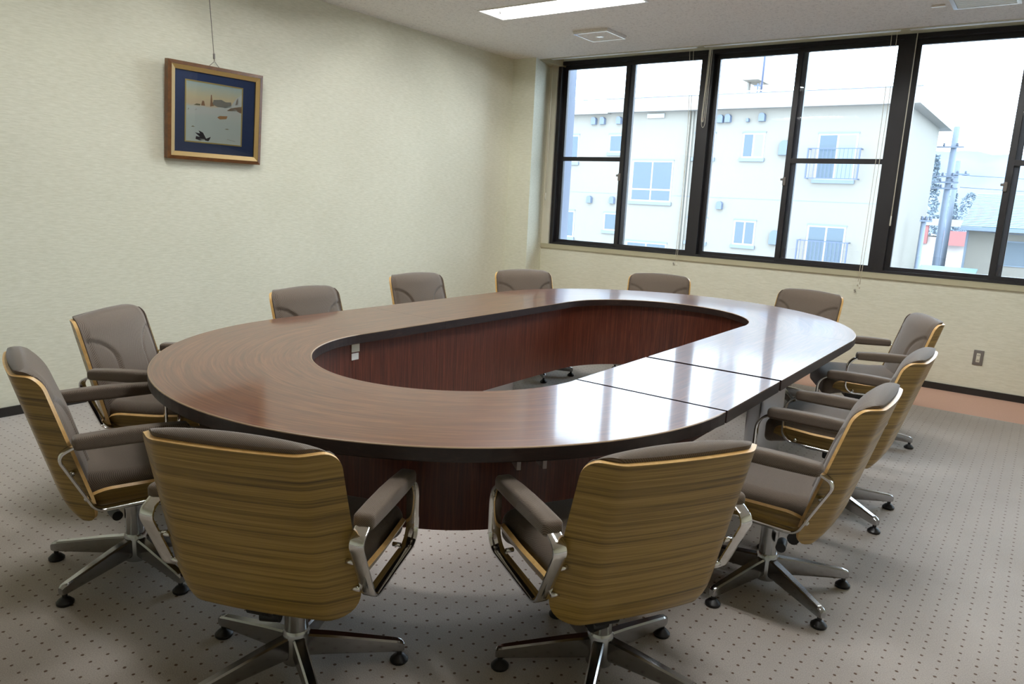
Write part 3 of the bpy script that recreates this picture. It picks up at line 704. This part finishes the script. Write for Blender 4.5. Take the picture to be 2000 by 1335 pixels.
CHAIRS = [  # centre x, y, forward x, y, base angle (world degrees of one leg), label
    (.412, -2.105, -.415, .910, 189.4, 'foreground swivel armchair seen from behind, left of the two nearest plywood backs'),
    (1.097, -1.535, -.864, .503, 219.6, 'foreground swivel armchair seen from behind, right of the two nearest plywood backs'),
    (1.322, -.675, -1, -.02, 36, 'swivel armchair on the right side, nearest of the three, beside the foreground right chair'),
    (1.318, .280, -1, -.01, 36, 'swivel armchair on the right side, middle one of the three'),
    (1.19, 1.525, -.91, -.41, 10, 'swivel armchair at the far right corner of the table, angled toward the viewer'),
    (.53, 2.145, -.25, -.97, 20, 'swivel armchair at the far end by the window wall, right one of the pair'),
    (-.54, 2.18, .36, -.93, 50, 'swivel armchair at the far end by the window wall, left one of the pair'),
    (-1.21, 1.46, .89, -.47, 31, 'swivel armchair by the corner pillar, farthest on the left wall side'),
    (-1.43, .57, 1, -.08, 15, 'swivel armchair on the left wall side, second from the pillar, set back from the table'),
    (-1.215, -.56, 1, .05, 40, 'swivel armchair on the left wall side, third from the pillar, right below the picture'),
    (-1.10, -1.61, .83, .55, 60, 'swivel armchair below and left of the picture, its seat and armrests showing'),
    (-.51, -2.10, .30, .954, 215.5, 'swivel armchair cut by the left edge of the photo, plywood back in side view'),
]
def copy_tree(o, parent=None):
    c = o.copy(); C.objects.link(c); c.parent = parent
    for ch in list(o.children): copy_tree(ch, c)
    return c
proto = None
for (cx, cy, fx, fy, ba, lab) in CHAIRS:
    rz = math.atan2(fy, fx) - PI / 2
    if proto is None: proto = ch = build_chair(thing('swivel_armchair', lab, 'armchair'))
    else: ch = copy_tree(proto)
    ch.location = (cx, cy, 0); ch.rotation_euler.z = rz; tag(ch, lab, 'armchair', 'plywood shell armchairs around the table')
    k = 0
    for p in ch.children:
        if p.name.split('.')[0] == 'leg': p.rotation_euler.z = D(ba) - rz + 2 * PI * k / 5; k += 1

# ------------------------------------------------------------------ outside: apartment block, street, hills
GZ = -4.3
gm = NT('asphalt'); gm.color(gm.ramp(gm.noise(gm.coords(), 2, 6), [(.3, srgb(136, 140, 146)), (.7, srgb(166, 170, 176))])); gm.set(Roughness=.9)
struct(boxobj('street_ground', gm.m, None, (-300, 300, 3.9, 900, GZ - .3, GZ)), 'pale asphalt ground outside')
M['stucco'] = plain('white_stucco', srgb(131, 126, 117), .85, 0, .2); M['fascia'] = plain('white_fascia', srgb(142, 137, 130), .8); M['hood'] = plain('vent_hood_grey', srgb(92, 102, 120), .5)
M['apframe'] = plain('apartment_window_frame', srgb(158, 156, 154), .6); M['apglass'] = plain('apartment_glass', srgb(70, 84, 94), .15); M['curtain'] = plain('curtain_white', srgb(122, 132, 140), .8); M['apsill'] = plain('apartment_sill', srgb(108, 118, 136), .6); M['rail'] = plain('balcony_rail', srgb(76, 86, 112), .5)  # rail colour lifted toward pale blue to carry outdoor haze and glare
ab = thing('apartment_building', 'white three storey apartment block seen through the windows', 'building', (-8, 21.5, GZ))
def W(x, y, z): return (x + 8, y - 21.5, z - GZ)
def abox(name, m, par, x0, x1, y0, y1, z0, z1):
    a, b = W(x0, y0, z0), W(x1, y1, z1); return boxobj(name, m, par, (a[0], b[0], a[1], b[1], a[2], b[2]))
YF = 21.5
abox('wall', 'stucco', ab, -22, -2.02, YF, 28.3, GZ, 4.62)
abox('roof_slab', 'fascia', ab, -11.9, -1.70, YF - .30, 29.3, 4.62, 5.085)
abox('roof_slab', 'fascia', ab, -22.5, -11.905, YF - .26, 29.3, 4.59, 5.04)
abox('roof_coping', 'hood', ab, -22.5, -1.68, YF - .32, YF - .22, 5.086, 5.10)
abox('floor_joint', 'apsill', ab, -22, -2.02, YF - .006, YF + .01, 1.732, 1.748)
def apwin(x0, x1, z0, z1, mull=1, transom=None, curtain=None, sill=True):
    w = abox('window', 'apframe', ab, x0, x1, YF - .012, YF + .02, z0, z1)
    # recess lines: lintel strip with the recess shade in its colour, panes set into the frame
    abox('lintel_shade', 'apsill', w, x0 - .02, x1 + .02, YF - .030, YF - .012, z1 - .002, z1 + .04)
    n = mull + 1; f = .055; pw_ = (x1 - x0 - f * (n + 1)) / n
    for i in range(n):
        a = x0 + f + i * (pw_ + f)
        for (c0, c1) in (((z0 + f, z1 - f),) if transom is None else ((z0 + f, transom - f / 2), (transom + f / 2, z1 - f))):
            abox('pane', 'curtain' if curtain == i else 'apglass', w, a, a + pw_, YF - .0135, YF - .0122, c0, c1)
    if sill: abox('sill', 'apsill', w, x0 - .05, x1 + .04, YF - .06, YF - .0, z0 - .11, z0)
for (z0, z1) in ((2.86, 3.87), (0.0, 1.02)):
    apwin(-14.0, -13.2, z0, z1, 0); apwin(-11.90, -11.3, z0 + .36, z1, 0); apwin(-8.55, -7.81, z0 + .20, z1, 0)
    apwin(-6.86, -6.12, z0 + .20, z1, 1, None, 1 if z0 > 1 else None)
apwin(-10.86, -9.25, 1.50, 2.95, 1, 1.93); apwin(-10.88, -9.25, -1.4, .04, 1, -.9)
def railing(x0, x1, z0, z1, zd0, zd1, cur):
    apwin(x0 + .20, x1 - .18, zd0, zd1, 1, None, cur, True)
    r = abox('balcony_rail', 'rail', ab, x0, x1, YF - .36, YF - .33, z1 - .03, z1)
    abox('lower_bar', 'rail', r, x0, x1, YF - .36, YF - .33, z0, z0 + .03)
    for x in (x0, x1 - .04): abox('post', 'rail', r, x, x + .04, YF - .36, YF - .32, z0 + .03, z1 - .03); abox('side_bar', 'rail', r, x, x + .03, YF - .33, YF, z1 - .03, z1); abox('side_bar', 'rail', r, x, x + .03, YF - .33, YF, z0, z0 + .03)
    nb = 13
    for k in range(1, nb): x = x0 + (x1 - x0) * k / nb; abox('baluster', 'rail', r, x - .006, x + .006, YF - .35, YF - .34, z0 + .03, z1 - .03)
railing(-4.65, -3.10, 2.43, 3.36, 2.42, 3.82, 1); railing(-4.65, -3.11, -.42, .53, -.42, 1.0, None)
def hood_(x, z, s=.115):
    a = W(x, YF, z); bm = BM()
    poly = [(-s, -s * 1.1), (s, -s * 1.1), (s, s * .5), (s * .75, s * .95), (s * .3, s * 1.15), (-s * .3, s * 1.15), (-s * .75, s * .95), (-s, s * .5)]
    F1 = [bm.verts.new((a[0] + x_ * .82, a[1] - .13, a[2] + z_)) for x_, z_ in poly]; B1 = [bm.verts.new((a[0] + x_, a[1] - .0, a[2] + z_)) for x_, z_ in poly]
    bm.faces.new(F1); 
    for k in range(len(poly)): bm.faces.new((F1[k], F1[(k + 1) % len(poly)], B1[(k + 1) % len(poly)], B1[k]))
    obj('vent_hood', bm, 'hood', ab)
for x, z in ((-12.58, 4.36), (-12.21, 4.36), (-11.52, 4.36), (-7.68, 4.33), (-7.42, 4.34), (-6.28, 4.35), (-12.56, 1.48), (-11.58, 1.49), (-7.42, 1.48)): hood_(x, z)
hood_(-5.45, 3.38, .20); hood_(-5.44, .52, .20); hood_(-6.74, 4.27, .05)
o = abox('facade_vent', 'apframe', ab, -10.40, -9.74, YF - .06, YF, 4.41, 4.56)
for x in (-8.78, -8.66): 
    bm = BM(); a, b = W(x, YF - .06, GZ), W(x, YF - .06, 4.6); add_cyl(bm, a, b, .035, n=8); obj('downpipe', bm, 'stucco', ab, True)
tw = abox('roof_tower', 'fascia', ab, -7.25, -6.70, YF + .4, YF + 1.6, 5.62, 8.5)
for x in (-7.2, -6.78): abox('tower_support', 'fascia', tw, x - .03, x + .03, YF + .9, YF + 1.1, 5.09, 5.615)
for x in (-6.62, -6.49): bm = BM(); add_cyl(bm, W(x, YF + .2, 5.05), W(x, YF + .2, 5.45 if x < -6.55 else 8.5), .028, n=8); obj('roof_post', bm, 'rail', ab, True)
abox('roof_bar', 'rail', ab, -6.75, -6.46, YF + .18, YF + .22, 5.36, 5.40)

# white house with corrugated green roof
hs = thing('green_roof_house', 'low white house with pale green corrugated roof at the right', 'house', (4, 30, GZ))
def H(x, y, z): return (x - 4, y - 30, z - GZ)
def hbox(name, m, par, x0, x1, y0, y1, z0, z1):
    a, b = H(x0, y0, z0), H(x1, y1, z1); return boxobj(name, m, par, (a[0], b[0], a[1], b[1], a[2], b[2]))
hbox('wall', 'stucco', hs, -.72, 14, 30, 37.5, GZ, 1.10)
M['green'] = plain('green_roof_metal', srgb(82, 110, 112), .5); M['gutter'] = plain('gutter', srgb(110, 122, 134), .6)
bm = BM(); nseg = 60; rows = 22
prev = None
for r in range(rows):
    y0, z0 = 29.4 + r * .22, 1.17 + r * .062; y1, z1 = y0 + .235, z0 + .050
    for p in ((y0, z0), ): pass
    vsr = [bm.verts.new(H(x, y, z)) for (y, z) in ((y0, z0), (y0, z0 + .022), (y1, z1 + .022), (y1, z1)) for x in (-.95, 14.3)]
    for q in ((0, 1, 3, 2), (2, 3, 5, 4), (4, 5, 7, 6), (6, 7, 1, 0), (0, 2, 4, 6), (1, 7, 5, 3)): bm.faces.new([vsr[k] for k in q])
ro = obj('roof', bm, 'green', hs)
bm = BM(); add_prism(bm, [(0, 0), (1, 0), (1, 1), (0, 1)], 0, 1); bm.clear()
vs8 = [bm.verts.new(H(x, y, z)) for x in (-.90, 14.2) for (y, z) in ((34.1, 2.40), (38.6, 1.05), (38.6, .98), (34.1, 2.3))]
for q in ((0, 1, 2, 3), (7, 6, 5, 4), (0, 4, 5, 1), (1, 5, 6, 2), (2, 6, 7, 3), (3, 7, 4, 0)): bm.faces.new([vs8[k] for k in q])
obj('back_roof', bm, 'green', hs)
hbox('gutter', 'gutter', hs, -.95, 14.3, 29.28, 29.42, 1.02, 1.16)
hw = hbox('window', 'gutter', hs, .50, 2.4, 29.96, 30.02, -.24, .70); hbox('pane', 'apglass', hw, .55, 1.45, 29.945, 29.96, -.19, .65); hbox('pane', 'curtain', hw, 1.5, 2.35, 29.945, 29.96, -.19, .65)
hbox('downpipe', 'gutter', hs, -.78, -.70, 29.88, 29.96, GZ, 1.05)
# low shed roof in front of the lane
sh = thing('street_shed', 'small shed with green roof below the utility poles', 'shed', (-1.02, 26.0, GZ))
boxobj('wall', 'stucco', sh, (-.75, .85, -.5, 1.5, 0, 3.55))
bm = BM(); v8 = [bm.verts.new((x, y, z)) for x in (-.85, .95) for (y, z) in ((-.7, 3.56), (1.7, 3.95), (1.7, 4.0), (-.7, 3.61))]
for q in ((0, 1, 2, 3), (7, 6, 5, 4), (0, 4, 5, 1), (1, 5, 6, 2), (2, 6, 7, 3), (3, 7, 4, 0)): bm.faces.new([v8[k] for k in q])
obj('roof', bm, 'green', sh)
# utility poles
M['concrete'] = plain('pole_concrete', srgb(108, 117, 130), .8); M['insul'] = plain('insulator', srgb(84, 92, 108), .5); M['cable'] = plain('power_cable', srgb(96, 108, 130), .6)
def pole(x, y, zt, r, label, arms):
    t = thing('utility_pole', label, 'utility pole', (x, y, GZ))
    bm = BM(); add_cyl(bm, (0, 0, 0), (0, 0, zt - GZ), r * 1.25, r, 12); obj('pole', bm, 'concrete', t, True)
    for (z, x0, x1) in arms:
        a = boxobj('crossarm', 'concrete', t, (x0, x1, -r - .06, -r + .02, z - GZ - .03, z - GZ + .03))
        for k in range(3):
            xx = x0 + (x1 - x0) * (k + .5) / 3; bm = BM(); add_lathe(bm, (xx, -r - .02, z - GZ + .03), [(.03, 0), (.055, .03), (.03, .06), (.05, .09), (.02, .12)], 8); obj('insulator', bm, 'insul', a, True)
    return t
pole(-1.66, 30, 4.86, .11, 'tall concrete utility pole with crossarms between apartment block and green roofed house', [(4.1, -1.0, .35), (3.0, -.75, .3), (2.78, -.9, .35), (2.55, -.8, .35)])
pole(-1.85, 34, 3.86, .10, 'shorter concrete utility pole right behind the tall one', [(3.3, -.4, .5)])
pole(-1.52, 24.0, 1.40, .075, 'thin service pole close to the apartment block corner', [(1.3, -.1, .25)])
def cable(p, q, sag, label):
    bm = BM(); n = 14; add_tube(bm, [(p[0] + (q[0] - p[0]) * i / n, p[1] + (q[1] - p[1]) * i / n, p[2] + (q[2] - p[2]) * i / n - sag * math.sin(PI * i / n)) for i in range(n + 1)], .011, 5)
    tag(obj('power_cable', bm, 'cable', None, True), label, 'cable', 'cables strung from the utility pole')
for k, (z, lab) in enumerate(((4.75, 'topmost cable running right from the tall utility pole'), (4.55, 'second cable from the top running right from the tall utility pole'), (4.2, 'third cable running right from the tall utility pole crossarm'), (3.05, 'cable running right from the middle crossarm of the tall utility pole'), (2.6, 'cable running right from the lowest crossarm of the tall utility pole'), (1.05, 'low dark cable crossing in front of the green roofed house'))):
    cable((-1.22, 29.70, z), (16, 27.5, z - .15 + .1 * k % .3), .25, lab)
# red-roofed shop, trees, hills
rs = thing('red_shop', 'small distant shop with red awning beyond the lane', 'shop', (-4.2, 58, GZ))
M['red'] = plain('hazed_red_paint', srgb(146, 92, 88), .6); M['tan'] = plain('tan_wall', srgb(186, 176, 168), .8)  # red is lightened and dulled, distance haze mixed into its colour
boxobj('wall', 'tan', rs, (-3.2, 3.2, 0, 6, 0, 4.4)); boxobj('awning', 'red', rs, (-.6, 1.2, -1.2, 0, 3.9, 4.9)); boxobj('sign_board', 'red', rs, (-3.0, -1.3, -.3, 0, 3.9, 5.2)); boxobj('roof', 'fascia', rs, (-3.5, 3.5, -.4, 6.4, 5.21, 5.7))
M['leaf'] = plain('hazed_foliage', srgb(96, 108, 116), .9); M['bark'] = plain('tree_bark', srgb(90, 82, 76), .9)  # foliage paled to blue-grey, with the haze put into the colour
def tree(x, y, h, w, kind, label):
    t = thing('tree', label, 'tree', (x, y, GZ), 0, 'trees beyond the street')
    bm = BM(); add_cyl(bm, (0, 0, 0), (0, 0, h * .5), .25, .15, 8); obj('trunk', bm, 'bark', t, True)
    bm = BM()
    for k in range(900):
        if kind == 'conifer':
            z = h * (.15 + .85 * random.random()); r = w * (1 - z / h) * (.5 + .5 * random.random()) + .1
        else:
            u_ = random.random(); z = h * (.4 + .58 * u_); r = w * math.sqrt(max(.02, 1 - (2 * u_ - 1) ** 2)) * (.6 + .4 * random.random())
        a = random.random() * 2 * PI; c = Vector((r * math.cos(a), r * math.sin(a), z)); s = w * .13
        tri = [bm.verts.new(c + Vector((random.uniform(-s, s), random.uniform(-s, s), random.uniform(-s, s) * .7))) for _ in range(4)]
        for q in ((0, 1, 2), (0, 2, 3), (0, 3, 1), (1, 3, 2)): bm.faces.new([tri[i] for i in q])
    obj('crown', bm, 'leaf', t)
tree(-7.2, 70, 11.0, 1.6, 'conifer', 'dark narrow conifer just right of the apartment block'); tree(-5.9, 74, 8.2, 1.5, 'conifer', 'shorter conifer behind the utility poles')
for k, (x, w_, lab) in enumerate(((-5.5, 1.0, 'leftmost round tree above the green roof ridge'), (-3.6, .5, 'middle tree in the clump above the green roof'), (-1.9, .9, 'second round tree above the green roof ridge'), (1.2, 1.15, 'third round tree above the green roof ridge'), (4.4, 1.25, 'round tree above the green roof behind the window stile'), (7.6, 1.2, 'rightmost round tree above the green roof ridge'))):
    tree(x, 84, 8.6 - .3 * (k % 2), w_, 'round', lab)
bm = BM(); hm = NT('hazed_hill_woods'); hm.color(hm.ramp(hm.noise(hm.coords(), .03, 6), [(.3, srgb(98, 104, 122)), (.7, srgb(122, 128, 144))])); hm.set(Roughness=1, Specular_IOR_Level=0)  # blue-grey holds the aerial haze over the wooded hill
for row, (y, zz) in enumerate(((380, -10), (400, 1.0), (430, .0))): pass
N = 60; grid = []
for j in range(8):
    r = []
    for i in range(N + 1):
        x = -170 + 330 * i / N; s = j / 7; ridge = 31.5 + 5 * math.sin(x * .021 + 1.1) * .4 + 1.2 * math.sin(x * .11) + .6 * math.sin(x * .37 + 2)
        r.append(bm.verts.new((x, 330 + 80 * s, GZ + (ridge - GZ) * math.sin(s * PI / 2) ** .9 + (0 if j in (0, 7) else random.uniform(-.8, .8)))))
    grid.append(r)
for j in range(7):
    for i in range(N): bm.faces.new((grid[j][i], grid[j][i + 1], grid[j + 1][i + 1], grid[j + 1][i]))
back = [bm.verts.new((-170 + 330 * i / N, 470, GZ)) for i in range(N + 1)]
for i in range(N): bm.faces.new((grid[7][i], grid[7][i + 1], back[i + 1], back[i]))
struct(obj('distant_hill', bm, hm.m, None, True), 'hazy blue hill on the horizon')
